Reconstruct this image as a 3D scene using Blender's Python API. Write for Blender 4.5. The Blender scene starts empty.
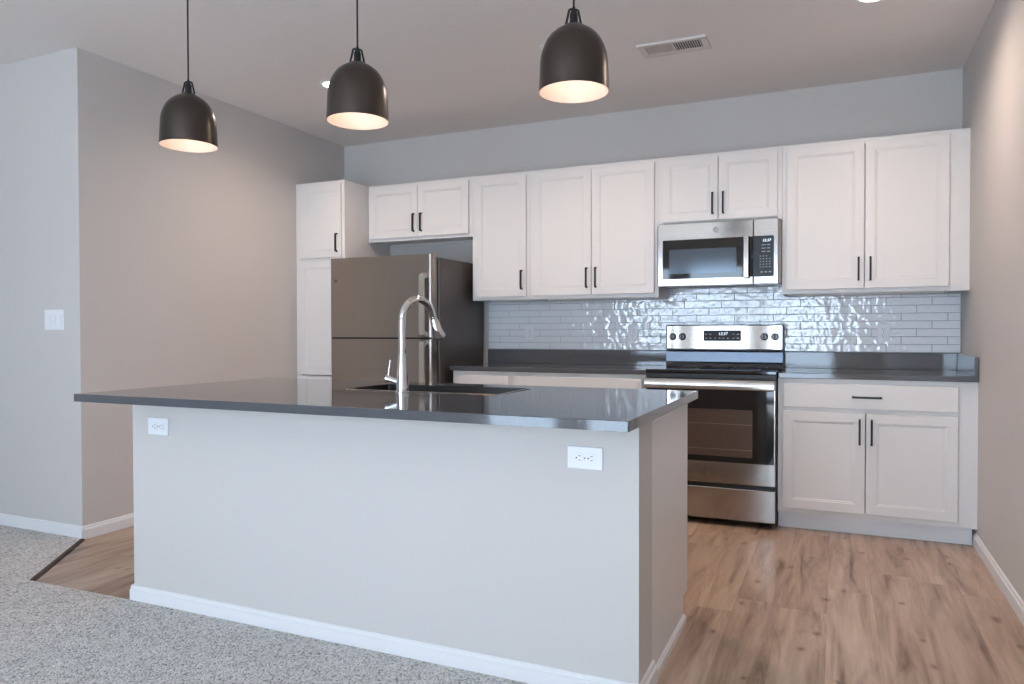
import bpy, bmesh, math, random
from mathutils import Matrix, Vector
random.seed(7)
scene = bpy.context.scene
COL = scene.collection
PI = math.pi

# ---------------------------------------------------------------- camera
cd = bpy.data.cameras.new('camera'); cam = bpy.data.objects.new('camera', cd); COL.objects.link(cam)
cd.sensor_width = 36.0; cd.lens = 730.84/1024*36; cd.clip_start = .05
rt = Vector((0.91378104, 0.40620179, -0.00207613)); up = Vector((-0.00426092, 0.01469575, 0.99988293)); fw = Vector((-0.40618475, 0.91366522, -0.0151595))
m = Matrix.Identity(4)
for i in range(3):
    m[i][0] = rt[i]; m[i][1] = up[i]; m[i][2] = -fw[i]
m[0][3], m[1][3], m[2][3] = -0.6795, -5.0981, 1.1493
cam.matrix_world = m
scene.camera = cam

# ---------------------------------------------------------------- view, world, daylight
vs = scene.view_settings
vs.view_transform = 'Standard'; vs.look = 'None'; vs.gamma = 1; vs.use_curve_mapping = False
vs.exposure = 0.56
world = bpy.data.worlds.new('sky'); scene.world = world; world.use_nodes = True
world.node_tree.nodes['Background'].inputs[0].default_value = (.72, .85, 1, 1)
world.node_tree.nodes['Background'].inputs[1].default_value = 1.5

def area(name, loc, rot, sx, sy, power, color):
    l = bpy.data.lights.new(name, 'AREA'); l.shape = 'RECTANGLE'; l.size = sx; l.size_y = sy
    l.energy = power; l.color = color
    o = bpy.data.objects.new(name, l); COL.objects.link(o); o.location = loc; o.rotation_euler = rot
    return o
H = 2.71           # ceiling height
YR = -8.2          # rear wall of the living room, behind the camera
XLIV = -8.0
DAY = (.58, .775, 1.0)
WIN = ((-4.1, -3.25, .06, 2.25), (-3.0, -2.05, .06, 2.25), (-1.75, -.7, .06, 2.25))   # window openings x0, x1, z0, z1
for _x0, _x1, _z0, _z1 in WIN:
    area('daylight_window', ((_x0+_x1)/2, YR-.16, (_z0+_z1)/2), (PI/2, 0, 0), _x1-_x0, _z1-_z0, 27*(_x1-_x0)*(_z1-_z0), DAY)
sl = bpy.data.lights.new('bounce_sun', 'SUN'); sl.energy = 38; sl.angle = .01; sl.color = (.87, .93, 1)
so_ = bpy.data.objects.new('bounce_sun', sl); COL.objects.link(so_); so_.rotation_euler = (math.radians(47), 0, math.radians(-8))   # added sunlight through the rear windows onto unseen carpet, its bounce brightens the ceiling

# ---------------------------------------------------------------- mesh helpers
WLOC = {}
def link(name, me, mat, parent=None, origin=None):
    me.materials.append(mat)
    n = len(me.vertices)
    xs = [v.co for v in me.vertices]
    if origin is None:
        lo = [min(c[i] for c in xs) for i in range(3)]; hi = [max(c[i] for c in xs) for i in range(3)]
        origin = Vector([(lo[i]+hi[i])/2 for i in range(3)])
        if parent is None: origin.z = lo[2]
    origin = Vector(origin)
    me.transform(Matrix.Translation(-origin))
    o = bpy.data.objects.new(name, me); COL.objects.link(o)
    WLOC[o.name] = origin
    if parent is not None:
        o.parent = parent; o.location = origin - WLOC[parent.name]
    else:
        o.location = origin
    return o
def obj(name, bm, mat, parent=None, origin=None, smooth=False):
    bmesh.ops.recalc_face_normals(bm, faces=bm.faces)
    me = bpy.data.meshes.new(name); bm.to_mesh(me); bm.free()
    if smooth:
        for p in me.polygons: p.use_smooth = True
        me.set_sharp_from_angle(angle=math.radians(38))
    return link(name, me, mat, parent, origin)
def thing(name, loc, label, cat, group=None):
    o = bpy.data.objects.new(name, None); COL.objects.link(o); o.location = loc
    o.empty_display_size = .1
    WLOC[o.name] = Vector(loc); o['label'] = label; o['category'] = cat
    if group: o['group'] = group
    return o
def tag(o, label, cat, group=None, kind=None):
    o['label'] = label; o['category'] = cat
    if group: o['group'] = group
    if kind: o['kind'] = kind
    return o
def struct(name, bm, mat):
    o = obj(name, bm, mat); o['kind'] = 'structure'; return o
def B(): return bmesh.new()
def box(bm, x0, x1, y0, y1, z0, z1, bev=0, seg=2):
    if x1 < x0: x0, x1 = x1, x0
    if y1 < y0: y0, y1 = y1, y0
    if z1 < z0: z0, z1 = z1, z0
    r = bmesh.ops.create_cube(bm, size=1)
    for v in r['verts']:
        v.co = Vector((x0+(v.co.x+.5)*(x1-x0), y0+(v.co.y+.5)*(y1-y0), z0+(v.co.z+.5)*(z1-z0)))
    if bev > 0:
        es = {e for v in r['verts'] for e in v.link_edges}
        bmesh.ops.bevel(bm, geom=list(es), offset=bev, segments=seg, affect='EDGES', profile=.5)
    return bm
def ring(bm, pts): return [bm.verts.new(p) for p in pts]
def bridge(bm, a, b):
    n = len(a)
    for i in range(n): bm.faces.new((a[i], a[(i+1) % n], b[(i+1) % n], b[i]))
def lathe(bm, prof, c=(0, 0, 0), n=48, axis='z', cap0=False, cap1=False):
    rings = []
    for r, h in prof:
        pts = []
        for k in range(n):
            a = 2*PI*k/n; u, v = r*math.cos(a), r*math.sin(a)
            pts.append({'z': (c[0]+u, c[1]+v, c[2]+h), 'y': (c[0]+u, c[1]+h, c[2]+v), 'x': (c[0]+h, c[1]+u, c[2]+v)}[axis])
        rings.append(ring(bm, pts))
    for a, b in zip(rings, rings[1:]): bridge(bm, a, b)
    if cap0: bm.faces.new(rings[0])
    if cap1: bm.faces.new(rings[-1])
    return bm
def tube(bm, pts, rad, n=12, caps=True):
    pts = [Vector(p) for p in pts]
    if not isinstance(rad, (list, tuple)): rad = [rad]*len(pts)
    rings = []; prev = None
    for i, p in enumerate(pts):
        t = (pts[min(i+1, len(pts)-1)]-pts[max(i-1, 0)]).normalized()
        if prev is None:
            a = Vector((1, 0, 0)) if abs(t.x) < .9 else Vector((0, 1, 0))
            u = (a - t*a.dot(t)).normalized()
        else:
            u = (prev - t*prev.dot(t)).normalized()
        prev = u; w = t.cross(u)
        rings.append(ring(bm, [p + rad[i]*(u*math.cos(2*PI*k/n)+w*math.sin(2*PI*k/n)) for k in range(n)]))
    for a, b in zip(rings, rings[1:]): bridge(bm, a, b)
    if caps: bm.faces.new(rings[0]); bm.faces.new(rings[-1])
    return bm
def prism_y(bm, poly, y0, y1):      # polygon in x,z extruded along y
    a = ring(bm, [(x, y0, z) for x, z in poly]); b = ring(bm, [(x, y1, z) for x, z in poly])
    bm.faces.new(a); bm.faces.new(b); bridge(bm, a, b)
def prism_x(bm, poly, x0, x1):      # polygon in y,z extruded along x
    a = ring(bm, [(x0, y, z) for y, z in poly]); b = ring(bm, [(x1, y, z) for y, z in poly])
    bm.faces.new(a); bm.faces.new(b); bridge(bm, a, b)
def prism_z(bm, poly, z0, z1):
    a = ring(bm, [(x, y, z0) for x, y in poly]); b = ring(bm, [(x, y, z1) for x, y in poly])
    bm.faces.new(a); bm.faces.new(b); bridge(bm, a, b)
def rrect(x0, x1, z0, z1, r, n=5):
    out = []
    for cx, cz, a0 in ((x1-r, z1-r, 0), (x0+r, z1-r, 90), (x0+r, z0+r, 180), (x1-r, z0+r, 270)):
        for k in range(n+1):
            a = math.radians(a0+90*k/n); out.append((cx+r*math.cos(a), cz+r*math.sin(a)))
    return out
def text_mesh(name, s, size, mat, parent, loc, depth=.0004, bold=.0, shear=0):   # faces -y, centred on loc (world)
    cu = bpy.data.curves.new(name, 'FONT'); cu.body = s; cu.size = size; cu.align_x = 'CENTER'; cu.align_y = 'CENTER'
    cu.extrude = depth; cu.offset = bold; cu.shear = shear
    t = bpy.data.objects.new(name, cu); COL.objects.link(t)
    dg = bpy.context.evaluated_depsgraph_get(); dg.update()
    me = bpy.data.meshes.new_from_object(t.evaluated_get(dg))
    bpy.data.objects.remove(t); bpy.data.curves.remove(cu)
    me.transform(Matrix.Translation(Vector(loc)) @ Matrix.Rotation(PI/2, 4, 'X'))
    me.materials.clear()
    return link(name, me, mat, parent)
def dup(root, loc, label=None, rot=None):
    r = root.copy(); COL.objects.link(r); r.location = loc
    if rot is not None: r.rotation_euler = rot
    if label: r['label'] = label
    for ch in list(root.children):
        c = ch.copy(); COL.objects.link(c); c.parent = r
        for g in ch.children:
            d = g.copy(); COL.objects.link(d); d.parent = c
    return r

# ---------------------------------------------------------------- materials
def s2l(c): return tuple(((v/255)/12.92 if v/255 <= .04045 else ((v/255+.055)/1.055)**2.4) for v in c)+(1,)
def mat(name, rgb, rough=.5, metal=0., spec=.5, bump=None, coat=0, aniso=0, emis=None, lin=None):
    M = bpy.data.materials.new(name); M.use_nodes = True; nt = M.node_tree; b = nt.nodes['Principled BSDF']
    b.inputs['Base Color'].default_value = lin if lin else s2l(rgb)
    b.inputs['Roughness'].default_value = rough; b.inputs['Metallic'].default_value = metal
    b.inputs['Specular IOR Level'].default_value = spec
    b.inputs['Coat Weight'].default_value = coat; b.inputs['Coat Roughness'].default_value = .05
    if emis:
        b.inputs['Emission Color'].default_value = emis[0]; b.inputs['Emission Strength'].default_value = emis[1]
    if bump:   # (scale, strength, distance, (sx,sy,sz))
        tc = nt.nodes.new('ShaderNodeTexCoord'); mp = nt.nodes.new('ShaderNodeMapping'); mp.inputs['Scale'].default_value = bump[3] if len(bump) > 3 else (1, 1, 1)
        nz = nt.nodes.new('ShaderNodeTexNoise'); nz.inputs['Scale'].default_value = bump[0]; nz.inputs['Detail'].default_value = 3
        bp = nt.nodes.new('ShaderNodeBump'); bp.inputs['Strength'].default_value = bump[1]; bp.inputs['Distance'].default_value = bump[2]
        nt.links.new(tc.outputs['Object'], mp.inputs[0]); nt.links.new(mp.outputs[0], nz.inputs['Vector'])
        nt.links.new(nz.outputs[0], bp.inputs['Height']); nt.links.new(bp.outputs[0], b.inputs['Normal'])
    return M
def N(M, t): return M.node_tree.nodes.new(t)
def L(M, a, b): M.node_tree.links.new(a, b)
def math_node(M, op, a, b=None):
    n = N(M, 'ShaderNodeMath'); n.operation = op
    for i, v in enumerate((a, b)):
        if v is None: continue
        if isinstance(v, (int, float)): n.inputs[i].default_value = v
        else: L(M, v, n.inputs[i])
    return n.outputs[0]
def rampn(M, fac, stops):
    r = N(M, 'ShaderNodeValToRGB'); L(M, fac, r.inputs[0])
    e = r.color_ramp.elements
    while len(e) > 1: e.remove(e[-1])
    e[0].position = stops[0][0]; e[0].color = stops[0][1]
    for p, c in stops[1:]:
        x = e.new(p); x.color = c
    return r.outputs[0]

WALL = mat('wall_paint', (202, 197, 193), .55, spec=.3, bump=(140, .12, .002))
CEIL = mat('ceiling_paint', (232, 226, 222), .8, spec=.2, bump=(26, .35, .004))
TRIM = mat('white_trim_paint', (226, 225, 225), .35)
CAB = mat('white_cabinet_paint', (221, 218, 215), .35, bump=(60, .03, .001, (1, 1, .2)))
BLACK = mat('black_handle_metal', (24, 23, 24), .35, metal=.3)
STEEL = mat('brushed_stainless', (170, 165, 160), .13, metal=1, bump=(30, .05, .001, (.2, 1, 40)))
STEELF = mat('brushed_stainless_fridge', (160, 150, 141), .3, metal=1, bump=(30, .04, .001, (.2, 1, 40)))
CHROME = mat('polished_chrome', (225, 225, 225), .06, metal=1)
DARKSIDE = mat('dark_appliance_side', (84, 79, 77), .42, metal=.35, bump=(300, .15, .0006))
GLASSBLACK = mat('black_glass', (16, 16, 17), .04, spec=.5)
COOKTOP = mat('black_ceramic_glass', (16, 16, 17), .06, coat=.5)
BLACKPL = mat('black_plastic', (18, 18, 19), .4)
SINKST = mat('sink_steel', (96, 92, 88), .32, metal=1)
PLATE = mat('white_plastic', (232, 232, 235), .3)
SLOT = mat('dark_slot', (60, 58, 60), .6)
PENDM = mat('bronze_black_shade', (84, 77, 72), .30, metal=.9, spec=.5)
PENDIN = mat('cream_shade_lining', (208, 190, 178), .5)
CORD = mat('black_cord', (16, 15, 15), .6)
def emis_mat(name, col, s):
    return mat(name, (255, 250, 240), .5, emis=(col, s))
BULB = emis_mat('lit_bulb', (1, .86, .76, 1), 11)
LENS = emis_mat('lit_downlight_lens', (1, .86, .70, 1), 14)
GREYTXT = mat('grey_print', (150, 152, 156), .4)
DISPLAY = mat('blue_white_digits', (205, 225, 235), .4, emis=((.75, .9, 1, 1), .9))
LOGO = mat('grey_badge', (120, 118, 116), .3, metal=.7)

# countertop quartz
QUARTZ = mat('grey_quartz', (86, 87, 91), .06, spec=.56)
def _q(M):
    b = M.node_tree.nodes['Principled BSDF']
    tc = N(M, 'ShaderNodeTexCoord'); nz = N(M, 'ShaderNodeTexNoise'); nz.inputs['Scale'].default_value = 420; nz.inputs['Detail'].default_value = 2
    L(M, tc.outputs['Object'], nz.inputs['Vector'])
    L(M, rampn(M, nz.outputs[0], [(.3, s2l((76, 77, 81))), (.55, s2l((84, 86, 90))), (.75, s2l((98, 99, 103)))]), b.inputs['Base Color'])
_q(QUARTZ)
# vinyl planks
VINYL = mat('vinyl_planks', (170, 140, 118), .34)
def _v(M):
    b = M.node_tree.nodes['Principled BSDF']
    tc = N(M, 'ShaderNodeTexCoord'); sp = N(M, 'ShaderNodeSeparateXYZ')
    geo = N(M, 'ShaderNodeNewGeometry'); L(M, geo.outputs['Position'], sp.inputs[0])
    u = math_node(M, 'DIVIDE', sp.outputs[0], .178); col = math_node(M, 'FLOOR', u)
    wn = N(M, 'ShaderNodeTexWhiteNoise'); wn.noise_dimensions = '1D'; L(M, col, wn.inputs['W'])
    v = math_node(M, 'ADD', math_node(M, 'DIVIDE', sp.outputs[1], 1.22), math_node(M, 'MULTIPLY', wn.outputs['Value'], 1.0))
    row = math_node(M, 'FLOOR', v)
    cb = N(M, 'ShaderNodeCombineXYZ'); L(M, col, cb.inputs[0]); L(M, row, cb.inputs[1])
    w2 = N(M, 'ShaderNodeTexWhiteNoise'); w2.noise_dimensions = '2D'; L(M, cb.outputs[0], w2.inputs['Vector'])
    # grain coordinates: shift every plank
    cb2 = N(M, 'ShaderNodeCombineXYZ')
    L(M, math_node(M, 'MULTIPLY', sp.outputs[0], 16.0), cb2.inputs[0]); L(M, math_node(M, 'MULTIPLY', sp.outputs[1], 1.7), cb2.inputs[1])
    L(M, math_node(M, 'MULTIPLY', w2.outputs['Value'], 60.0), cb2.inputs[2])
    g1 = N(M, 'ShaderNodeTexNoise'); g1.inputs['Scale'].default_value = 1.0; g1.inputs['Detail'].default_value = 6; g1.inputs['Roughness'].default_value = .6; g1.inputs['Distortion'].default_value = .6
    L(M, cb2.outputs[0], g1.inputs['Vector'])
    cb3 = N(M, 'ShaderNodeCombineXYZ')
    L(M, math_node(M, 'MULTIPLY', sp.outputs[0], 90.0), cb3.inputs[0]); L(M, math_node(M, 'MULTIPLY', sp.outputs[1], 5.0), cb3.inputs[1])
    L(M, math_node(M, 'MULTIPLY', w2.outputs['Value'], 90.0), cb3.inputs[2])
    g2 = N(M, 'ShaderNodeTexNoise'); g2.inputs['Scale'].default_value = 1.0; g2.inputs['Detail'].default_value = 3
    L(M, cb3.outputs[0], g2.inputs['Vector'])
    base = rampn(M, w2.outputs['Value'], [(0, s2l((184, 161, 142))), (.5, s2l((198, 176, 157))), (1, s2l((208, 189, 171)))])
    grain = rampn(M, g1.outputs[0], [(.28, s2l((138, 116, 102))), (.43, s2l((214, 204, 196))), (.60, s2l((246, 240, 236))), (.75, s2l((255, 255, 255)))])
    mx = N(M, 'ShaderNodeMix'); mx.data_type = 'RGBA'; mx.blend_type = 'MULTIPLY'; mx.inputs[0].default_value = 1
    L(M, base, mx.inputs[6]); L(M, grain, mx.inputs[7])
    fine = rampn(M, g2.outputs[0], [(.3, (.80, .80, .80, 1)), (.6, (1, 1, 1, 1))])
    m2 = N(M, 'ShaderNodeMix'); m2.data_type = 'RGBA'; m2.blend_type = 'MULTIPLY'; m2.inputs[0].default_value = .5
    L(M, mx.outputs[2], m2.inputs[6]); L(M, fine, m2.inputs[7])
    # knots
    cb4 = N(M, 'ShaderNodeCombineXYZ')
    L(M, math_node(M, 'MULTIPLY', sp.outputs[0], 4.2), cb4.inputs[0]); L(M, math_node(M, 'MULTIPLY', sp.outputs[1], 2.4), cb4.inputs[1])
    wob = N(M, 'ShaderNodeTexNoise'); wob.inputs['Scale'].default_value = 9; L(M, geo.outputs['Position'], wob.inputs['Vector'])
    va = N(M, 'ShaderNodeVectorMath'); va.operation = 'MULTIPLY_ADD'; L(M, wob.outputs[1], va.inputs[0]); va.inputs[1].default_value = (.25, .25, 0); L(M, cb4.outputs[0], va.inputs[2])
    vo = N(M, 'ShaderNodeTexVoronoi'); vo.inputs['Scale'].default_value = 1; vo.voronoi_dimensions = '2D'; L(M, va.outputs[0], vo.inputs['Vector'])
    kn = rampn(M, vo.outputs['Distance'], [(0, (.38, .30, .25, 1)), (.03, (.66, .6, .56, 1)), (.07, (.95, .94, .93, 1)), (.11, (1, 1, 1, 1))])
    m3 = N(M, 'ShaderNodeMix'); m3.data_type = 'RGBA'; m3.blend_type = 'MULTIPLY'; m3.inputs[0].default_value = 1
    L(M, m2.outputs[2], m3.inputs[6]); L(M, kn, m3.inputs[7])
    # seams
    fu = math_node(M, 'FRACT', u); fv = math_node(M, 'FRACT', v)
    su = math_node(M, 'LESS_THAN', math_node(M, 'ABSOLUTE', math_node(M, 'SUBTRACT', fu, .5)), .493)
    sv = math_node(M, 'LESS_THAN', math_node(M, 'ABSOLUTE', math_node(M, 'SUBTRACT', fv, .5)), .4988)
    seam = math_node(M, 'MULTIPLY', su, sv)
    m4 = N(M, 'ShaderNodeMix'); m4.data_type = 'RGBA'; m4.blend_type = 'MULTIPLY'; m4.inputs[0].default_value = 1
    sc = rampn(M, seam, [(0, (.84, .82, .80, 1)), (1, (1, 1, 1, 1))])
    L(M, m3.outputs[2], m4.inputs[6]); L(M, sc, m4.inputs[7]); L(M, m4.outputs[2], b.inputs['Base Color'])
    bp = N(M, 'ShaderNodeBump'); bp.inputs['Strength'].default_value = .25; bp.inputs['Distance'].default_value = .001
    L(M, math_node(M, 'ADD', seam, math_node(M, 'MULTIPLY', g2.outputs[0], .4)), bp.inputs['Height']); L(M, bp.outputs[0], b.inputs['Normal'])
_v(VINYL)
# loop carpet
CARPET = mat('loop_carpet', (190, 186, 184), .95, spec=.1)
def _c(M):
    b = M.node_tree.nodes['Principled BSDF']
    tc = N(M, 'ShaderNodeTexCoord'); mp = N(M, 'ShaderNodeMapping'); mp.inputs['Rotation'].default_value = (0, 0, .0); mp.inputs['Scale'].default_value = (150, 125, 1)
    geo = N(M, 'ShaderNodeNewGeometry'); L(M, geo.outputs['Position'], mp.inputs[0])
    vo = N(M, 'ShaderNodeTexVoronoi'); vo.voronoi_dimensions = '2D'; vo.inputs['Scale'].default_value = 1; vo.inputs['Randomness'].default_value = .75; L(M, mp.outputs[0], vo.inputs['Vector'])
    big = N(M, 'ShaderNodeTexNoise'); big.inputs['Scale'].default_value = 14; big.inputs['Detail'].default_value = 3; L(M, geo.outputs['Position'], big.inputs['Vector'])
    sp = N(M, 'ShaderNodeSeparateColor'); L(M, vo.outputs['Color'], sp.inputs[0])
    tone = rampn(M, sp.outputs[0], [(0, s2l((160, 156, 153))), (.2, s2l((212, 207, 203))), (.7, s2l((232, 228, 224))), (1, s2l((246, 242, 238)))])
    bt = rampn(M, big.outputs[0], [(.3, (.88, .88, .88, 1)), (.7, (1, 1, 1, 1))])
    mx = N(M, 'ShaderNodeMix'); mx.data_type = 'RGBA'; mx.blend_type = 'MULTIPLY'; mx.inputs[0].default_value = 1
    L(M, tone, mx.inputs[6]); L(M, bt, mx.inputs[7]); L(M, mx.outputs[2], b.inputs['Base Color'])
    bp = N(M, 'ShaderNodeBump'); bp.inputs['Strength'].default_value = 1; bp.inputs['Distance'].default_value = .0055; bp.invert = True
    L(M, vo.outputs['Distance'], bp.inputs['Height']); L(M, bp.outputs[0], b.inputs['Normal'])
_c(CARPET)
# handmade glazed tile
TILE = mat('glazed_white_tile', (236, 237, 240), .03, spec=.9)
def _t(M):
    b = M.node_tree.nodes['Principled BSDF']
    geo = N(M, 'ShaderNodeNewGeometry'); nz = N(M, 'ShaderNodeTexNoise'); nz.inputs['Scale'].default_value = 26; nz.inputs['Detail'].default_value = 1
    L(M, geo.outputs['Position'], nz.inputs['Vector'])
    bp = N(M, 'ShaderNodeBump'); bp.inputs['Strength'].default_value = .7; bp.inputs['Distance'].default_value = .005
    L(M, nz.outputs[0], bp.inputs['Height']); L(M, bp.outputs[0], b.inputs['Normal'])
_t(TILE)
GROUT = mat('grey_grout', (150, 150, 154), .9)

# ---------------------------------------------------------------- room shell
XL = -4.494; YL = -2.381
bm = B(); box(bm, XLIV-.15, .15, YR-.15, .15, -.12, 0); fl = struct('floor', bm, VINYL)
bm = B(); box(bm, XLIV-.15, .15, YR-.15, .15, H, H+.12); struct('ceiling', bm, CEIL)
bm = B(); box(bm, XL-.12, .12, 0, .12, 0, H); struct('wall_back', bm, WALL)
bm = B(); box(bm, 0, .12, YR, 0, 0, H); struct('wall_right', bm, WALL)
bm = B(); box(bm, XL-.12, XL, YL, 0, 0, H); struct('wall_left', bm, WALL)
bm = B(); box(bm, XLIV, XL-.12, YL, YL+.12, 0, H); struct('wall_front_left', bm, WALL)
bm = B(); box(bm, XLIV-.12, XLIV, YR, YL+.12, 0, H); struct('wall_far_left', bm, WALL)
bm = B()
for x0, x1, z0, z1 in ((XLIV, -4.1, 0, H), (-4.1, -.7, 2.25, H), (-4.1, -.7, 0, .06), (-3.25, -3.0, .06, 2.25), (-2.05, -1.75, .06, 2.25), (-.7, 0, 0, H)):
    box(bm, x0, x1, YR-.12, YR, z0, z1)
struct('wall_rear', bm, WALL)
def window(n, x0, x1, z0, z1, mull):
    bm = B(); t = .05
    for a in (x0, x1-t): box(bm, a, a+t, YR-.09, YR-.02, z0, z1)
    for a in (z0, z1-t): box(bm, x0+t, x1-t, YR-.09, YR-.02, a, a+t)
    for mx in mull: box(bm, mx-.04, mx+.04, YR-.09, YR-.02, z0+t, z1-t)
    w = struct('window_%d' % n, bm, TRIM)
    bm = B(); box(bm, x0+t, x1-t, YR-.06, YR-.056, z0+t, z1-t)
    G = bpy.data.materials.get('window_glass')
    if not G:
        G = bpy.data.materials.new('window_glass'); G.use_nodes = True; nt = G.node_tree; nt.nodes.clear()
        o = nt.nodes.new('ShaderNodeOutputMaterial'); mx = nt.nodes.new('ShaderNodeMixShader'); tr = nt.nodes.new('ShaderNodeBsdfTransparent'); gl = nt.nodes.new('ShaderNodeBsdfGlossy')
        gl.inputs['Roughness'].default_value = .02; mx.inputs[0].default_value = .07
        nt.links.new(tr.outputs[0], mx.inputs[1]); nt.links.new(gl.outputs[0], mx.inputs[2]); nt.links.new(mx.outputs[0], o.inputs[0])
    obj('pane', bm, G, w)
for k, (_x0, _x1, _z0, _z1) in enumerate(WIN): window(k+1, _x0, _x1, _z0, _z1, ((_x0+_x1)/2,) if _x1-_x0 > 1.2 else ())

def baseboard(name, p0, p1, nrm, h=.073, t=.013, parent=None, z=0):   # run from p0 to p1, sticking out along nrm
    p0 = Vector(p0); p1 = Vector(p1); n = Vector(nrm)
    prof = [(0, 0), (t, 0), (t, h*.72), (t*.62, h*.80), (t*.55, h*.93), (t*.25, h), (0, h)]
    bm = B()
    a = ring(bm, [(p0.x+n.x*d, p0.y+n.y*d, z+q) for d, q in prof]); b = ring(bm, [(p1.x+n.x*d, p1.y+n.y*d, z+q) for d, q in prof])
    bm.faces.new(a); bm.faces.new(b); bridge(bm, a, b)
    if parent is not None: return obj(name, bm, TRIM, parent)
    return struct(name, bm, TRIM)
baseboard('baseboard_left', (XL, -.64), (XL, YL+.0002), (1, 0))
baseboard('baseboard_front_left', (XL+.013, YL), (XLIV, YL), (0, -1))
baseboard('baseboard_right', (0, -.56), (0, YR), (-1, 0))
baseboard('baseboard_far_left', (XLIV, YL-.013), (XLIV, YR), (1, 0))

# carpet with its transition strip
IX0, IX1, IY0, IY1 = -3.416, -1.2276, -2.917, -2.16
CY = -2.932
bm = B(); prism_z(bm, [(XLIV, YL-.013), (-4.49, YL-.013), (-4.07, -2.945), (IX0-.014, CY), (IX1+.014, CY), (IX1+.014, YR), (XLIV, YR)], .0005, .009)
tag(obj('carpet', bm, CARPET), 'light grey looped pile carpet covering the living area in front of the island', 'carpet', kind='stuff')
bm = B()
a = Vector((-4.485, YL-.02, 0)); b_ = Vector((-4.07, -2.942, 0)); d = (b_-a).normalized(); nn = Vector((-d.y, d.x, 0))
pts = [(.002, .0005), (.024, .0005), (.024, .004), (.014, .010), (.002, .010)]
ra = ring(bm, [a+nn*(u)+Vector((0, 0, z)) for u, z in pts]); rb = ring(bm, [b_+nn*(u)+Vector((0, 0, z)) for u, z in pts])
bm.faces.new(ra); bm.faces.new(rb); bridge(bm, ra, rb)
tag(obj('transition_strip', bm, mat('dark_brown_strip', (58, 44, 36), .5)), 'dark brown diagonal strip between carpet and wood-look floor beside left wall corner', 'floor strip')

# ---------------------------------------------------------------- cabinets
def shaker(bm, x0, x1, z0, z1, yf, th=.019, stile=.051, face=-1, mid=None):
    s = -face   # depth direction
    def rect(i, dz, y, zz0=z0, zz1=z1): return [(x0+i, y, zz0+dz), (x1-i, y, zz0+dz), (x1-i, y, zz1-dz), (x0+i, y, zz1-dz)]
    parts = [(z0, z1)] if mid is None else [(z0, mid[0]-stile+.0), (mid[0]-stile, z1)]
    if mid is not None: parts = [(z0, mid[0]), (mid[1]-stile, z1)]
    for k, (a, b) in enumerate(parts):
        bot = stile; top = stile
        if mid is not None and k == 0: top = .0005
        lz0 = a; lz1 = b
        def R(i, y, ib=None):
            e0 = i; e1 = i
            return [(x0+i, y, lz0+e0), (x1-i, y, lz0+e0), (x1-i, y, lz1-e1), (x0+i, y, lz1-e1)]
        if mid is not None and k == 0:
            def R(i, y, ib=None):
                return [(x0+i, y, lz0+i), (x1-i, y, lz0+i), (x1-i, y, lz1-max(0, i-stile)), (x0+i, y, lz1-max(0, i-stile))]
        back = ring(bm, R(0, yf+s*th)); side = ring(bm, R(0, yf+s*.0015)); f0 = ring(bm, R(.0015, yf))
        f1 = ring(bm, R(stile, yf)); f2 = ring(bm, R(stile+.002, yf+s*.0025)); f3 = ring(bm, R(stile+.009, yf+s*.0032)); f4 = ring(bm, R(stile+.012, yf+s*.006))
        for u, w in ((back, side), (side, f0), (f0, f1), (f1, f2), (f2, f3), (f3, f4)): bridge(bm, u, w)
        bm.faces.new(f4); bm.faces.new(back)
    return bm
def pull(parent, x, z, yf, length=.142, vertical=True):
    # arched flat bar pull: two splayed feet and a bar
    bm = B(); h = length/2; w = .0055; out = .028
    poly = [(-h, 0), (-h+.010, 0), (-h+.014, out-.011), (h-.014, out-.011), (h-.010, 0), (h, 0), (h-.003, out-.004), (h-.009, out), (-h+.009, out), (-h+.003, out-.004)]
    def P(a, o, s): return (x+s, yf-o, z+a) if vertical else (x+a, yf-o, z+s)
    # split into convex quads along the arch
    A = [[P(a, o, s) for a, o in poly] for s in (-w, w)]
    va = ring(bm, A[0]); vb = ring(bm, A[1]); bridge(bm, va, vb)
    for vv in (va, vb):
        bm.faces.new((vv[0], vv[1], vv[2], vv[9])); bm.faces.new((vv[2], vv[3], vv[6], vv[7], vv[8], vv[9])); bm.faces.new((vv[3], vv[4], vv[5], vv[6]))
    return obj('handle', bm, BLACK, parent)
def face_frame(bm, x0, x1, z0, z1, y0, y1, st=.045, rt_=.035, rb=.035, mids=(), vst=()):
    box(bm, x0, x0+st, y0, y1, z0, z1); box(bm, x1-st, x1, y0, y1, z0, z1)
    box(bm, x0+st, x1-st, y0, y1, z1-rt_, z1); box(bm, x0+st, x1-st, y0, y1, z0, z0+rb)
    for a, b in mids: box(bm, x0+st, x1-st, y0, y1, a, b)
def carcass(bm, x0, x1, z0, z1, yb, yf, t=.016, rec=.014, top=True):
    box(bm, x0, x0+t, yb, yf, z0, z1); box(bm, x1-t, x1, yb, yf, z0, z1)
    box(bm, x0+t, x1-t, yb, yf, z0+rec, z0+rec+t)
    if top: box(bm, x0+t, x1-t, yb, yf, z1-t, z1)
    box(bm, x0+t, x1-t, yb-.006, yb, z0+rec+t, z1-t)
    if rec: box(bm, x0+t, x1-t, yb-.022, yb-.001, z0, z0+rec)   # hanging rail under the bottom panel
ZT = 2.28; G = 'white wall cabinets above the counters'
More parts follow.
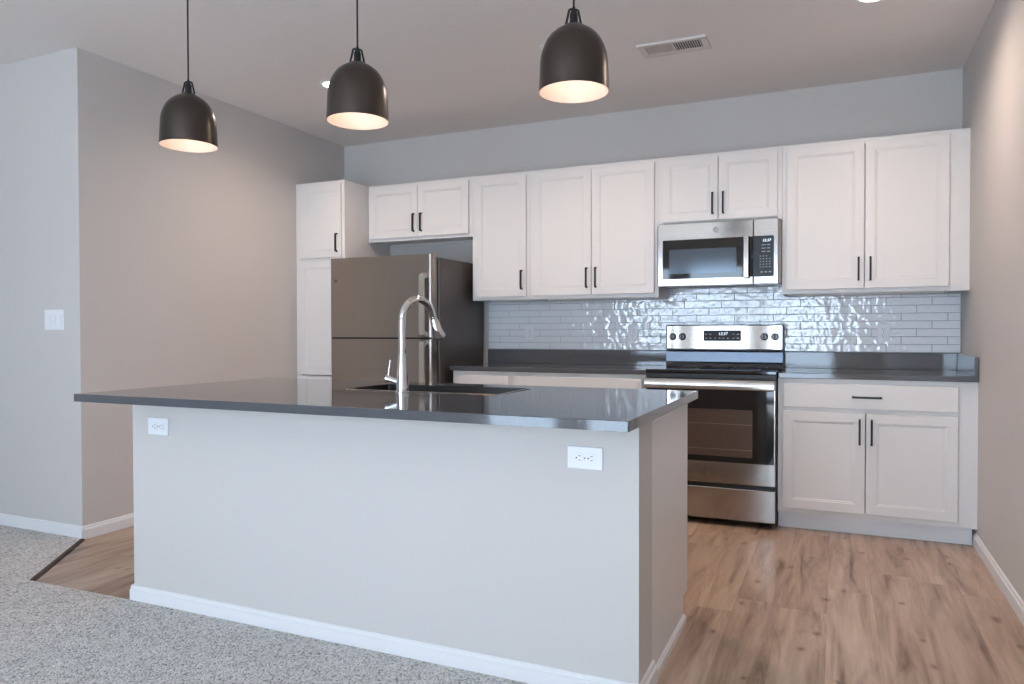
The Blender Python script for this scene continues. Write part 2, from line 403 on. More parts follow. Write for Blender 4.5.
def wall_cabinet(x0, x1, z0, doors, label, zd0, zd1=2.255, filler=None, group=G):
    e = .0008; x0 += e; x1 -= e
    t = thing('wall_cabinet', ((x0+x1)/2, -.15, z0), label, 'cabinet', group)
    bm = B(); carcass(bm, x0, x1, z0, ZT, -.002, -.286); obj('cabinet_body', bm, CAB, t)
    bm = B(); face_frame(bm, x0, x1, z0, ZT, -.286, -.305); obj('face_frame', bm, CAB, t)
    if filler:
        bm = B(); box(bm, x1, filler, -.286, -.305, z0, ZT); obj('filler_strip', bm, CAB, t)
    for a, b, hx in doors:
        bm = B(); shaker(bm, a, b, zd0, zd1, -.325); dd = obj('door', bm, CAB, t)
        if hx is not None: pull(dd, hx, zd0+.115 if z0 < 1.5 else zd0+.106, -.325)
    return t
ga = .002
wall_cabinet(-4.038, -3.124, 1.842, [(-4.011, -3.581-ga, -3.581-.033), (-3.581+ga, -3.151, -3.581+.033)], 'short white two-door cabinet on the wall above the refrigerator', 1.866)
wall_cabinet(-3.124, -2.666, 1.372, [(-3.097, -2.693, -2.724)], 'narrow tall white single-door wall cabinet right of the refrigerator', 1.397)
wall_cabinet(-2.666, -1.752, 1.372, [(-2.639, -2.209-ga, -2.242), (-2.209+ga, -1.779, -2.177)], 'tall white double-door wall cabinet left of the microwave', 1.397)
wall_cabinet(-1.752, -.990, 1.832, [(-1.725, -1.371-ga, -1.404), (-1.371+ga, -1.017, -1.339)], 'short white two-door wall cabinet directly above the microwave', 1.852)
wall_cabinet(-.990, -.076, 1.372, [(-.963, -.533-ga, -.565), (-.533+ga, -.103, -.502)], 'widest tall white double-door wall cabinet right of the microwave at the right wall', 1.397, filler=-.001)

# pantry
t = thing('pantry_cabinet', (-4.266, -.3, 0), 'tall narrow white pantry cabinet standing in the left corner beside the refrigerator', 'cabinet')
bm = B(); x0, x1 = XL+.001, -4.0395
box(bm, x0, x0+.016, -.002, -.591, .10, ZT); box(bm, x1-.016, x1, -.002, -.591, .0, ZT); box(bm, x0+.016, x1-.016, -.002, -.591, ZT-.016, ZT); box(bm, x0+.016, x1-.016, -.002, -.591, .10, .116); box(bm, x0+.016, x1-.016, -.002, -.01, .116, ZT-.016)
obj('cabinet_body', bm, CAB, t)
bm = B(); face_frame(bm, x0, x1, .10, ZT, -.591, -.61, mids=((1.67, 1.715),)); obj('face_frame', bm, CAB, t)
bm = B(); box(bm, x0, x1-.017, -.53, -.545, 0, .10); obj('toe_kick', bm, CAB, t)
bm = B(); shaker(bm, -4.445, -4.062, 1.704, 2.255, -.63); dd = obj('door', bm, CAB, t); pull(dd, -4.094, 1.812, -.63)
bm = B(); shaker(bm, -4.445, -4.062, .128, 1.682, -.63, mid=(.812, .869)); obj('door', bm, CAB, t)

def base_cabinet(x0, x1, drawers, doors, label, filler=None, hdl=True):
    t = thing('base_cabinet', ((x0+x1)/2, -.3, 0), label, 'cabinet', 'white base cabinets under the back counter')
    e = .0008; x0 += e; x1 -= e
    bm = B(); w = .016
    box(bm, x0, x0+w, -.012, -.591, .10, .875); box(bm, x1-w, x1, -.012, -.591, .10, .875); box(bm, x0+w, x1-w, -.012, -.591, .10, .116); box(bm, x0+w, x1-w, -.012, -.02, .116, .875)
    obj('cabinet_body', bm, CAB, t)
    bm = B(); face_frame(bm, x0, x1, .10, .875, -.591, -.61, mids=((.682, .717),)); obj('face_frame', bm, CAB, t)
    if filler:
        bm = B(); box(bm, x1, filler, -.591, -.61, .10, .875); obj('filler_strip', bm, CAB, t)
    bm = B(); box(bm, x0, (filler-.014 if filler else x1), -.536, -.55, 0, .0999); obj('toe_kick', bm, TRIM, t)  # lighter trim paint stands in for light coming off the floor
    for a, b in drawers:
        bm = B(); box(bm, a, b, -.611, -.63, .711, .848, .003); dr = obj('drawer', bm, CAB, t); pull(dr, (a+b)/2, .778, -.63, .150, False)
    for a, b, hx in doors:
        bm = B(); shaker(bm, a, b, .131, .688, -.63); dd = obj('door', bm, CAB, t); pull(dd, hx, .585, -.63, .146)
base_cabinet(-3.124, -2.666, [(-3.097, -2.693)], [(-3.097, -2.693, -2.724)], 'narrow white base cabinet beside the refrigerator, mostly hidden by the island')
base_cabinet(-2.666, -1.754, [(-2.639, -1.783)], [(-2.639, -2.212, -2.242), (-2.208, -1.783, -2.177)], 'wide white base cabinet left of the range, mostly hidden by the island')
base_cabinet(-.990, -.076, [(-.962, -.092)], [(-.962, -.533-ga, -.563), (-.533+ga, -.092, -.503)], 'white base cabinet with one drawer and two doors right of the range', filler=-.001)

# ---------------------------------------------------------------- back countertops
def slab(bm, x0, x1, y0, y1, z0=.876, z1=.906): box(bm, x0, x1, y0, y1, z0, z1, .0025)
bm = B(); slab(bm, -3.140, -1.756, -.635, -.002); ct = tag(obj('countertop', bm, QUARTZ), 'dark grey quartz countertop between refrigerator and range', 'countertop')
bm = B(); box(bm, -3.140, -1.756, -.022, -.002, .9062, 1.008, .0015); obj('backsplash_strip', bm, QUARTZ, ct)
bm = B(); slab(bm, -.986, -.002, -.635, -.002); ct = tag(obj('countertop', bm, QUARTZ), 'dark grey quartz countertop right of the range, against the right wall', 'countertop')
bm = B(); box(bm, -.986, -.0225, -.022, -.002, .9062, 1.008, .0015); obj('backsplash_strip', bm, QUARTZ, ct)
bm = B(); box(bm, -.022, -.002, -.635, -.002, .9062, 1.008, .0015); obj('side_splash', bm, QUARTZ, ct)

# ---------------------------------------------------------------- tile backsplash
tb = thing('tile_backsplash', (-1.57, 0, 1.008), 'glossy white stacked subway tiles on the wall between counter and wall cabinets', 'backsplash')
bm = B(); box(bm, -3.141, -.003, -.0045, -.0005, 1.0085, 1.371); box(bm, -1.750, -.992, -.0045, -.0005, 1.3712, 1.44)
box(bm, -1.754, -.988, -.0045, -.0005, .90, 1.0083)
obj('grout', bm, GROUT, tb)
bm = B(); TH = .0483; TW = .248; g = .0022
def tile(x0, x1, z0, z1):
    c = [(x0, z0), (x1, z0), (x1, z1), (x0, z1)]
    a, b = random.uniform(-.010, .010), random.uniform(-.018, .018)
    xm, zm = (x0+x1)/2, (z0+z1)/2
    f = lambda x, z: -.0095 + a*(x-xm)*.35 + b*(z-zm)*.5
    back = ring(bm, [(x, -.0040, z) for x, z in c]); mid = ring(bm, [(x, f(x, z)+.0014, z) for x, z in c])
    i = .0014; ci = [(x0+i, z0+i), (x1-i, z0+i), (x1-i, z1-i), (x0+i, z1-i)]
    fr = ring(bm, [(x, f(x, z), z) for x, z in ci])
    bridge(bm, back, mid); bridge(bm, mid, fr); bm.faces.new(fr)
for r in range(-2, 8):      # row 0 is the first whole row under the cabinets
    zt = 1.351 - r*TH; zb = zt - TH
    off = -.398 - r*TW/3 - .002
    for k in range(-14, 6):
        xa = off + k*TW; xb = xa + TW
        for lo, hi, cap in (((-3.140, -1.751, 1.3705), (-1.751, -.991, 1.44), (-.991, -.004, 1.3705)) if r < 0 else ((-3.140, -.004, 1.44),)):
            ztop = min(zt, cap); zlow = max(zb, 1.0090)
            x0 = max(xa, lo); x1 = min(xb, hi)
            if x1-x0 < .001 or ztop-zlow < .01: continue
            tile(x0+(g/2 if x0 == xa else 0), x1-(g/2 if x1 == xb else 0), zlow+g/2, ztop-g/2)
tl = obj('tiles', bm, TILE, tb)

# ---------------------------------------------------------------- outlets, switch
def make_outlet(loc, label, group):
    t = thing('wall_outlet', (0, 0, 0), label, 'outlet', group)
    bm = B(); box(bm, -.035, .035, -.0055, 0, -.0575, .0575, .002); obj('cover_plate', bm, PLATE, t, origin=(0, 0, 0))
    for zc in (-.0195, .0195):
        bm = B(); prism_y(bm, rrect(-.017, .017, zc-.0145, zc+.0145, .009), -.0075, -.005); rc = obj('receptacle', bm, PLATE, t)
        bm = B()
        box(bm, -.0075, -.0055, -.0079, -.0070, zc-.0005, zc+.0075); box(bm, .0052, .0074, -.0079, -.0070, zc+.0005, zc+.0065)
        lathe(bm, [(.0026, -.0079), (.0026, -.0070)], (0, 0, zc-.0075), 12, 'y', True, True)
        obj('slots', bm, SLOT, rc)
    bm = B(); lathe(bm, [(.0032, -.0063), (.0026, -.0070)], (0, 0, 0), 14, 'y', True, True); obj('screw', bm, GREYTXT, t)
    t.location = loc
    return t
og = 'duplex outlets'
o1 = make_outlet((-.414, -.0098, 1.134), 'upright white duplex outlet in the tile right of the range', og)
dup(o1, (-2.0, -.0098, 1.134), 'upright white duplex outlet in the tile just left of the range')
dup(o1, (-2.792, -.0098, 1.134), 'upright white duplex outlet in the tile nearest the refrigerator')
dup(o1, (-1.3985, IY0-.0003, .751), 'sideways white duplex outlet at the right end of the island front', (0, PI/2, 0))
dup(o1, (-3.261, IY0-.0003, .755), 'sideways white duplex outlet at the left end of the island front', (0, PI/2, 0))
t = thing('light_switch', (-4.703, YL, 1.217), 'white three-gang light switch plate on the wall at the far left', 'light switch')
bm = B(); box(bm, -4.785, -4.621, YL-.006, YL, 1.160, 1.274, .002); obj('cover_plate', bm, PLATE, t)
for k in (-1, 0, 1):
    bm = B(); xc = -4.703+k*.046; box(bm, xc-.0165, xc+.0165, YL-.0095, YL-.005, 1.217-.033, 1.217+.033, .0015); obj('rocker', bm, PLATE, t)

# ---------------------------------------------------------------- refrigerator
t = thing('refrigerator', (-3.59, -.4, 0), 'stainless top-freezer refrigerator with dark grey sides beside the pantry', 'refrigerator')
FX0, FX1 = -4.026, -3.186
bm = B(); box(bm, FX0+.006, FX1+.014, -.03, -.715, .035, 1.655, .006); obj('body', bm, DARKSIDE, t)
bm = B(); box(bm, FX0+.02, FX1-.02, -.69, -.74, .012, .075, .004); obj('toe_grille', bm, BLACKPL, t)
HANDLEST = mat('satin_handle_steel', (214, 208, 200), .3, metal=1)
def fdoor(name, z0, z1):
    bm = B(); prism_z(bm, [(FX0, -.722), (FX0, -.785), (FX0+.004, -.797), (FX0+.015, -.802), (FX1-.015, -.802), (FX1-.004, -.797), (FX1, -.785), (FX1, -.722)], z0, z1)
    return obj(name, bm, STEELF, t)
bm = B(); box(bm, FX0+.001, FX1-.012, -.7155, -.790, 1.0945, 1.1065); obj('gap_shade_filler', bm, BLACKPL, t)  # dark block added in the door gap, its black stands for shade
fz = fdoor('freezer_door', 1.107, 1.672); fd = fdoor('fridge_door', .08, 1.094)
for dd, z0, z1 in ((fz, 1.110, 1.545), (fd, .62, 1.092)):
    bm = B()
    hx = -3.236
    poly = [(-.803, z0), (-.803, z0+.03), (-.838, z0+.045), (-.838, z1-.045), (-.803, z1-.03), (-.803, z1), (-.846, z1-.015), (-.852, z1-.05), (-.852, z0+.05), (-.846, z0+.015)]
    a = ring(bm, [(hx-.019, y, z) for y, z in poly]); b = ring(bm, [(hx+.019, y, z) for y, z in poly]); bridge(bm, a, b)
    for v in (a, b):
        bm.faces.new((v[0], v[1], v[2], v[9])); bm.faces.new((v[2], v[3], v[6], v[7], v[8], v[9])); bm.faces.new((v[3], v[4], v[5], v[6]))
    obj('handle', bm, HANDLEST, dd)
bm = B(); lathe(bm, [(.014, -.8028), (.013, -.8045)], (-3.975, 0, 1.511), 24, 'y', True, True); bd = obj('badge', bm, LOGO, fz)

# ---------------------------------------------------------------- microwave
t = thing('microwave', (-1.371, -.2, 1.432), 'stainless over-the-range microwave with black window mounted under the short cabinet', 'microwave')
bm = B(); box(bm, -1.7500, -.9920, -.012, -.362, 1.436, 1.830, .003); obj('casing', bm, mat('dark_steel_casing', (120, 116, 112), .35, metal=.9), t)
bm = B(); box(bm, -1.738, -1.1505, -.362, -.402, 1.432, 1.830, .004); door = obj('door', bm, STEEL, t)
bm = B(); box(bm, -1.1485, -1.005, -.362, -.402, 1.432, 1.830, .004); pan = obj('control_panel', bm, STEEL, t)
bm = B(); prism_y(bm, rrect(-1.705, -1.1515, 1.478, 1.726, .005), -.4036, -.400); gl = obj('door_glass', bm, GLASSBLACK, door)
bm = B(); prism_y(bm, rrect(-1.662, -1.249, 1.511, 1.665, .003), -.4042, -.4035); obj('viewing_window', bm, mat('microwave_mesh_window', (74, 82, 90), .1, metal=.5), door)
bm = B(); prism_y(bm, rrect(-1.1475, -1.030, 1.478, 1.726, .007), -.4036, -.400); cp = obj('keypad', bm, mat('charcoal_keypad', (40, 44, 50), .3, spec=.25), t)
bm = B(); box(bm, -1.205, -1.172, -.428, -.440, 1.470, 1.730, .004); box(bm, -1.203, -1.174, -.402, -.429, 1.474, 1.496, .002); box(bm, -1.203, -1.174, -.402, -.429, 1.704, 1.726, .002); obj('handle', bm, STEEL, door)
def button(x0, x1, y0, y1, z0, z1, par):
    bm = B(); box(bm, x0, x1, y0, y1, z0, z1); return obj('button', bm, GREYTXT, par)
for zz, n in ((1.60, 3), (1.583, 4), (1.567, 4), (1.551, 4), (1.535, 4)):
    for k in range(n): button(-1.112+k*.018, -1.1045+k*.018, -.4041, -.4033, zz, zz+.004, cp)
for k in range(3): button(-1.107+k*.024, -1.094+k*.024, -.4041, -.4033, 1.503, 1.508, cp)
for zz in (1.668, 1.648, 1.628):
    button(-1.100, -1.078, -.4041, -.4033, zz, zz+.004, cp); button(-1.070, -1.052, -.4041, -.4033, zz, zz+.004, cp)
text_mesh('clock_digits', '12:37', .022, DISPLAY, cp, (-1.073, -.4040, 1.697), shear=.2)
def badge(parent, x, y, z, r):
    bm = B(); lathe(bm, [(r, y+.0005), (r, y-.0012), (r*.86, y-.0016), (r*.84, y-.0010)], (x, 0, z), 32, 'y', True, True); bd = obj('badge', bm, LOGO, parent)
    text_mesh('monogram', 'GE', r*1.0, STEEL, parent, (x, y-.0014, z), .0004, shear=.25)
badge(door, -1.372, -.402, 1.779, .017)
bm = B(); box(bm, -1.58, -1.16, -.20, -.345, 1.4335, 1.4362, .001); obj('grease_filter', bm, BLACKPL, t)
bm = B(); box(bm, -1.46, -1.28, -.10, -.16, 1.4335, 1.4362, .001); obj('light_cover', bm, GREYTXT, t)

# ---------------------------------------------------------------- range
t = thing('range', (-1.371, -.35, 0), 'stainless freestanding electric range with black glass top and oven door', 'range')
RX0, RX1 = -1.7495, -.9925
bm = B(); box(bm, RX0+.002, RX1-.002, -.03, -.655, .03, .893, .002); obj('body', bm, BLACKPL, t)
bm = B(); box(bm, RX0, RX1, -.085, -.675, .8935, .915, .004); obj('cooktop', bm, COOKTOP, t)
bm = B()
for (bx, by, br) in ((-1.56, -.52, .105), (-1.18, -.52, .085), (-1.56, -.25, .08), (-1.18, -.25, .105), (-1.37, -.24, .05)):
    lathe(bm, [(br, .9152), (br-.003, .9154), (br-.006, .9152)], (bx, by, 0), 40)
    lathe(bm, [(br*.6, .9152), (br*.6-.002, .9154), (br*.6-.004, .9152)], (bx, by, 0), 40)
obj('burner_rings', bm, mat('grey_burner_print', (80, 80, 82), .4), t)
bm = B()
box(bm, RX0, RX1, -.655, -.672, .865, .893, .002); obj('front_trim', bm, BLACKPL, t)
# backguard: black shell, riser, stainless panel
bm = B(); prism_y(bm, rrect(RX0-.0, RX1+.0, 1.018, 1.188, .012), -.022, -.093); bg = obj('backguard', bm, BLACKPL, t)
bm = B(); prism_y(bm, rrect(RX0+.009, RX1-.009, 1.027, 1.180, .006), -.092, -.0965); pn = obj('panel_face', bm, mat('control_panel_steel', (158, 152, 147), .07, metal=1), bg)
bm = B(); prism_x(bm, [(-.022, .9155), (-.022, 1.018), (-.088, 1.018), (-.098, 1.006), (-.106, .942), (-.101, .930), (-.088, .9155)], RX0+.004, RX1-.004); obj('riser', bm, mat('riser_steel', (110, 120, 134), .25, metal=.9), t)
bm = B(); prism_x(bm, [(-.1035, .9155), (-.1005, .929), (-.092, .929), (-.092, .9155)], RX0+.002, RX1-.002); obj('vent_slot', bm, BLACKPL, t)
for kx in (-1.703, -1.637, -1.110, -1.044):
    bm = B(); lathe(bm, [(.024, -.096), (.0245, -.100), (.0215, -.104), (.020, -.120), (.018, -.124)], (kx, 0, 1.108), 28, 'y', True, True)
    kn = obj('knob', bm, mat('dark_chrome_knob', (70, 68, 68), .25, metal=.9) if 'dark_chrome_knob' not in bpy.data.materials else bpy.data.materials['dark_chrome_knob'], t, smooth=True)
    bm = B(); box(bm, kx-.0035, kx+.0035, -.122, -.131, 1.108-.018, 1.108+.018, .0015); obj('grip', bm, BLACKPL, kn)
bm = B(); prism_y(bm, rrect(-1.497, -1.255, 1.079, 1.151, .010), -.0960, -.0985); dp = obj('display', bm, mat('brown_black_display', (40, 31, 29), .35, spec=.2), t)
text_mesh('clock_digits', '12:37', .027, DISPLAY, dp, (-1.372, -.0989, 1.127), shear=.25)
for zz, xs in ((1.098, (-1.478, -1.452, -1.419, -1.392, -1.368, -1.338, -1.302, -1.274)), (1.124, (-1.478, -1.452, -1.302, -1.274))):
    for xx in xs: button(xx-.008, xx+.006, -.0993, -.0983, zz-.0035, zz+.0035, dp)
# oven door
bm = B(); box(bm, RX0+.004, RX1-.004, -.657, -.690, .252, .862, .004); od = obj('oven_door', bm, STEEL, t)
bm = B(); prism_y(bm, rrect(RX0+.012, RX1-.012, .378, .800, .006), -.6890, -.6925); og_ = obj('door_glass', bm, GLASSBLACK, od)
bm = B(); prism_y(bm, rrect(-1.621, -1.123, .412, .688, .006), -.6924, -.6934); obj('oven_window', bm, mat('floor_reflection_tint', (84, 69, 61), .12), od)  # brown is the floor's reflection, painted into the window colour
bm = B()
for zz in (.600, .452): box(bm, -1.619, -1.125, -.6933, -.6938, zz, zz+.004)
obj('oven_rack', bm, mat('oven_rack_wire', (112, 98, 88), .3, metal=.5), od)
bm = B(); prism_x(bm, [(-.712, .804), (-.730, .802), (-.736, .805), (-.738, .812), (-.731, .858), (-.728, .864), (-.722, .866), (-.712, .862)], RX0+.006, RX1-.010)
box(bm, RX0+.02, RX0+.05, -.690, -.715, .815, .852, .002); box(bm, RX1-.05, RX1-.02, -.690, -.715, .815, .852, .002)
obj('handle', bm, STEEL, od, smooth=True)
badge(od, -1.377, -.690, .313, .014)
bm = B(); box(bm, RX0+.004, RX1-.004, -.657, -.686, .040, .226, .004); sd = obj('storage_drawer', bm, STEEL, t)
bm = B(); box(bm, RX0+.006, RX1-.006, -.650, -.668, .2265, .2515); obj('drawer_recess', bm, BLACKPL, t)
for fx in (-1.70, -1.04):
    for fy in (-.62, -.08):
        bm = B(); lathe(bm, [(.018, 0), (.018, .012), (.010, .014), (.010, .031)], (fx, fy, 0), 16, 'z', True, True); obj('foot', bm, BLACKPL, t)

# ---------------------------------------------------------------- island
t = thing('kitchen_island', (-2.32, -2.54, 0), 'kitchen island with pale grey painted front wall and white end panel', 'kitchen island')
WY = -2.745
bm = B(); box(bm, IX0, IX1, IY0, WY, 0, .8755); obj('knee_wall', bm, WALL, t)
bm = B(); cx1 = IX1-.001
box(bm, cx1-.019, cx1, WY, -2.205, 0, .8755); box(bm, cx1-.019, cx1, -2.205, -2.128, .10, .8755)
ep = obj('end_panel', bm, CAB, t)
bm = B(); box(bm, IX0, IX0+.019, WY, -2.205, 0, .8755); box(bm, IX0, IX0+.019, -2.205, -2.128, .10, .8755); obj('end_panel', bm, CAB, t)
bm = B()
box(bm, IX0+.020, cx1-.020, WY+.001, -2.148, .10, .116)
for xx in (-2.75, -1.70): box(bm, xx-.008, xx+.008, WY+.001, -2.148, .117, .875)
obj('cabinet_body', bm, CAB, t)
bm = B(); box(bm, IX0+.020, cx1-.020, -2.222, -2.208, 0, .099); obj('toe_kick', bm, CAB, t)
bm = B()
face_frame(bm, IX0+.0195, -2.75, .10, .8755, -2.147, -2.128); face_frame(bm, -2.7498, -1.7002, .10, .8755, -2.147, -2.128); face_frame(bm, -1.70, cx1-.0195, .10, .8755, -2.147, -2.128)
obj('face_frame', bm, CAB, t)
for a, b in ((-3.385, -3.082), (-3.078, -2.775), (-2.725, -2.227), (-2.223, -1.725), (-1.675, -1.231)):
    bm = B(); shaker(bm, a, b, .128, .855, -2.108, face=1); obj('door', bm, CAB, t)
baseboard('baseboard', (IX0-.013, IY0), (IX1+.013, IY0), (0, -1), parent=t, h=.069)
baseboard('baseboard', (IX0, IY0), (IX0, -2.23), (-1, 0), parent=t)
baseboard('baseboard', (IX1, IY0), (IX1, WY+.012), (1, 0), parent=t, t=.016, h=.069)
baseboard('baseboard', (IX1-.001, WY+.0125), (IX1-.001, -2.205), (1, 0), parent=t, t=.012, h=.032)

# countertop with sink cut-out
TX0, TX1, TY0, TY1 = -3.4175, -1.190, -3.179, -2.100
SX0, SX1, SY0, SY1 = -2.557, -1.857, -2.582, -2.275
bm = B()
def rr(x0, x1, y0, y1, r): return rrect(x0, x1, y0, y1, r, 4)
hole = rr(SX0, SX1, SY0, SY1, .012)
def outer_for(x0, x1, y0, y1, r): return rr(x0, x1, y0, y1, r)
o_ = outer_for(TX0, TX1, TY0, TY1, .003)
oi = outer_for(TX0+.002, TX1-.002, TY0+.002, TY1-.002, .003)
vo_b = ring(bm, [(x, y, .876) for x, y in o_]); vo_t = ring(bm, [(x, y, .904) for x, y in o_]); vi_t = ring(bm, [(x, y, .906) for x, y in oi])
h_t = ring(bm, [(x, y, .906) for x, y in hole]); h_b = ring(bm, [(x, y, .876) for x, y in hole])
for u, w in ((vo_b, vo_t), (vo_t, vi_t), (vi_t, h_t), (h_t, h_b), (h_b, vo_b)): bridge(bm, u, w)
tag(obj('island_countertop', bm, QUARTZ), 'long polished dark grey quartz slab on the kitchen island', 'countertop')

# sink
sk = thing('kitchen_sink', (-2.207, -2.43, .65), 'rectangular stainless steel basin sunk in the island countertop', 'sink')
bm = B()
r0 = [ring(bm, [(x, y, z) for x, y in rr(SX0+i, SX1-i, SY0+i, SY1-i, r)]) for i, z, r in ((.0006, .9062, .012), (.0006, .875, .012), (.004, .70, .02), (.02, .672, .03), (.06, .668, .03))]
for u, w in zip(r0, r0[1:]): bridge(bm, u, w)
bm.faces.new(r0[-1])
bo = obj('basin', bm, SINKST, sk)
so = bo.modifiers.new('thickness', 'SOLIDIFY'); so.thickness = .0015; so.offset = -1
bm = B()
a = ring(bm, [(x, y, .9064) for x, y in rr(SX0-.009, SX1+.009, SY0-.009, SY1+.009, .02)]); b = ring(bm, [(x, y, .9085) for x, y in rr(SX0-.007, SX1+.007, SY0-.007, SY1+.007, .02)])
c = ring(bm, [(x, y, .9085) for x, y in rr(SX0+.002, SX1-.002, SY0+.002, SY1-.002, .012)]); d_ = ring(bm, [(x, y, .9064) for x, y in rr(SX0+.002, SX1-.002, SY0+.002, SY1-.002, .012)])
bridge(bm, a, b); bridge(bm, b, c); bridge(bm, c, d_); bridge(bm, d_, a)
obj('rim', bm, STEEL, sk)
bm = B(); lathe(bm, [(.045, .669), (.043, .672), (.030, .6715), (.012, .668)], (-2.2, -2.42, 0), 32, 'z', False, True); obj('drain', bm, CHROME, sk)

# faucet
FX, FY = -2.233, -2.662
t = thing('kitchen_faucet', (FX, FY, .906), 'tall chrome gooseneck pull-down faucet at the near edge of the sink', 'faucet')
bm = B(); lathe(bm, [(.028, .9062), (.028, .912), (.0245, .916), (.0235, .95), (.0185, 1.01), (.0165, 1.06)], (FX, FY, 0), 32, 'z', True, True); obj('base_body', bm, CHROME, t, smooth=True)
sw = math.radians(12); dx, dy = math.sin(sw), math.cos(sw)
R_ = .092; pts = [(FX, FY, 1.055), (FX, FY, 1.12), (FX, FY, 1.185)]
for k in range(1, 18):
    a = PI*k/17*.93
    r = R_*(1-math.cos(a)); pts.append((FX+dx*r, FY+dy*r, 1.185+R_*math.sin(a)))
bm = B(); tube(bm, pts, .0145, 18); obj('spout', bm, CHROME, t, smooth=True)
e = Vector(pts[-1]); d = (Vector(pts[-1])-Vector(pts[-2])).normalized()
d = (d+Vector((dx*.10, dy*.10, 0))).normalized()
bm = B(); tube(bm, [e-d*.004, e+d*.008, e+d*.010, e+d*.05, e+d*.085, e+d*.09], [.0155, .0155, .0165, .0215, .0290, .0270], 24); sh = obj('spray_head', bm, CHROME, t, smooth=True)
bm = B(); tube(bm, [e+d*.03+Vector((dx, dy, .25)).normalized()*.0155, e+d*.062+Vector((dx, dy, .25)).normalized()*.0195], [.006, .006], 10); obj('spray_button', bm, BLACKPL, sh)
bm = B(); hp = Vector((FX, FY, .945)); hd = Vector((-.93, -.28, .30)).normalized()
tube(bm, [hp+hd*.012, hp+hd*.050, hp+hd*.053, hp+hd*.068, hp+hd*.071], [.0125, .012, .0145, .0145, .011], 20); hv = obj('valve', bm, CHROME, t, smooth=True)
lp = hp+hd*.058
bm = B(); tube(bm, [lp+Vector((0, 0, .008)), lp+Vector((.003, .0, .035)), lp+Vector((.010, 0, .074))], [.0042, .0036, .0046], 10); obj('lever', bm, CHROME, hv, smooth=True)

# ---------------------------------------------------------------- pendants
def make_pendant(x, y, zr, rz, label):
    t = thing('pendant_light', (0, 0, 0), label, 'pendant light', 'pendant lights above the island')
    prof = [(.1235, 0), (.1222, .03), (.1205, .07), (.1185, .11), (.1145, .134), (.107, .157), (.0965, .179), (.082, .198), (.064, .213), (.046, .224), (.033, .230), (.029, .233), (.026, .236), (.0, .2365)]
    bm = B(); lathe(bm, prof[:-1], (0, 0, 0), 64, cap1=True); obj('shade', bm, PENDM, t, origin=(0, 0, 0), smooth=True)
    bm = B(); lathe(bm, [(.1235, .0)]+[(r-.0025, h+.0002) for r, h in prof[:-4]]+[(.02, .222)], (0, 0, 0), 64, cap1=True); obj('shade_lining', bm, PENDIN, t, origin=(0, 0, 0), smooth=True)
    bm = B(); lathe(bm, [(.004, .046), (.015, .049), (.025, .058), (.030, .075), (.028, .092), (.018, .113), (.014, .13)], (0, 0, 0), 32, cap0=True, cap1=True); obj('bulb', bm, BULB, t, smooth=True)
    bm = B(); lathe(bm, [(.018, .128), (.018, .2215)], (0, 0, 0), 24, cap0=True, cap1=True); obj('lamp_socket', bm, PLATE, t)
    bm = B(); lathe(bm, [(.014, .2365), (.014, .272), (.010, .282), (.004, .300)], (0, 0, 0), 24, cap0=True, cap1=True); obj('cord_grip', bm, CORD, t, smooth=True)
    bm = B()
    for s in (-1, 1): tube(bm, [(s*.029, 0, .235), (s*.0265, 0, .245), (s*.017, 0, .286), (s*.012, 0, .289), (0, 0, .289)], .0042, 8)
    obj('bracket', bm, CORD, t)
    bm = B(); tube(bm, [(0, 0, .298), (0, 0, H-zr-.020)], .0036, 10); obj('cord', bm, CORD, t)
    bm = B(); lathe(bm, [(.006, H-zr-.030), (.055, H-zr-.020), (.060, H-zr-.012), (.060, H-zr-.0005)], (0, 0, 0), 40, cap0=True, cap1=True); obj('ceiling_canopy', bm, CORD, t, smooth=True)
    t.location = (x, y, zr); t.rotation_euler = (0, 0, rz)
    return t
p1 = make_pendant(-1.528, -2.65, 1.987, math.radians(40), 'dark bell-shaped pendant light, rightmost and nearest of the three over the island')
dup(p1, (-2.445, -2.65, 1.993), 'dark bell-shaped pendant light, middle of the three over the island', (0, 0, math.radians(50)))
dup(p1, (-3.371, -2.65, 1.991), 'dark bell-shaped pendant light, leftmost of the three over the island', (0, 0, math.radians(20)))

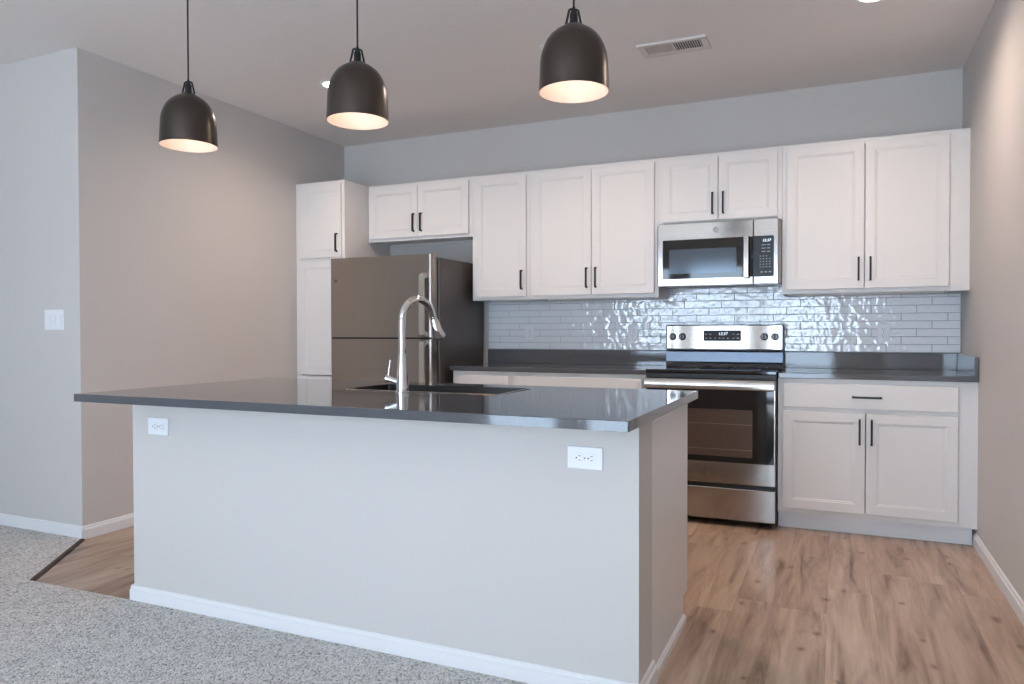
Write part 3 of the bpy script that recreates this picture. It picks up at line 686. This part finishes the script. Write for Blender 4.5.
# ---------------------------------------------------------------- recessed downlights
def make_downlight(x, y, label):
    t = thing('recessed_light', (0, 0, 0), label, 'ceiling light', 'recessed ceiling lights')
    bm = B(); lathe(bm, [(.085, 0), (.084, -.004), (.066, -.006), (.060, -.002), (.060, 0)], (0, 0, 0), 40); obj('trim_ring', bm, TRIM, t, smooth=True)
    bm = B(); lathe(bm, [(.060, -.001), (.058, -.003)], (0, 0, 0), 40, cap0=True, cap1=True); obj('lens', bm, LENS, t)
    t.location = (x, y, H-.0005)
    return t
d0 = make_downlight(-.53, -1.283, 'lit round recessed ceiling light at the top edge, nearest the right wall')
dup(d0, (-2.105, -1.31, H-.0005), 'lit round recessed ceiling light hidden mostly behind the right pendant')
dup(d0, (-3.60, -1.31, H-.0005), 'lit round recessed ceiling light showing left of the middle pendant')
for x, y in ((-.53, -1.283), (-2.105, -1.31), (-3.60, -1.31)):
    l = bpy.data.lights.new('downlight_beam', 'SPOT'); l.energy = 40; l.color = (1, .79, .67); l.spot_size = math.radians(165); l.spot_blend = 1.0; l.shadow_soft_size = .05
    o = bpy.data.objects.new('downlight_beam', l); COL.objects.link(o); o.location = (x, y, H-.02)

# ---------------------------------------------------------------- ceiling register
t = thing('ceiling_vent', (-1.5, -1.045, H), 'white rectangular air vent with two banks of slats in the ceiling', 'air vent')
VENT = mat('vent_paint', (214, 207, 203), .5)
vx0, vx1, vy0, vy1 = -1.690, -1.318, -1.150, -.945
bm = B(); z0, z1 = H-.008, H-.0005
box(bm, vx0, vx1, vy0, vy0+.045, z0, z1, .002); box(bm, vx0, vx1, vy1-.045, vy1, z0, z1, .002)
box(bm, vx0, vx0+.035, vy0+.045, vy1-.045, z0, z1); box(bm, vx1-.035, vx1, vy0+.045, vy1-.045, z0, z1); box(bm, -1.510, -1.498, vy0+.045, vy1-.045, z0, z1)
box(bm, vx0, vx1, vy0, vy0+.004, z0-.006, z0+.001)
obj('frame', bm, VENT, t)
bm = B(); box(bm, vx0+.03, vx1-.03, vy0+.04, vy1-.04, H-.0012, H-.0004); obj('duct_shade_sheet', bm, BLACKPL, t)  # black sheet on the uncut ceiling, paints the shade inside the duct
for half, xa, xb, s in ((0, vx0+.037, -1.512, 1), (1, -1.496, vx1-.037, -1)):
    bm = B(); n = 11
    for k in range(n):
        xc = xa+(xb-xa)*(k+.5)/n; dxx = .0045*s
        a = [(xc-dxx-.0006, z0), (xc-dxx+.0006, z0), (xc+dxx+.0006, z1-.0008), (xc+dxx-.0006, z1-.0008)]
        prism_y(bm, a, vy0+.045, vy1-.045)
    obj('slats', bm, VENT, t)
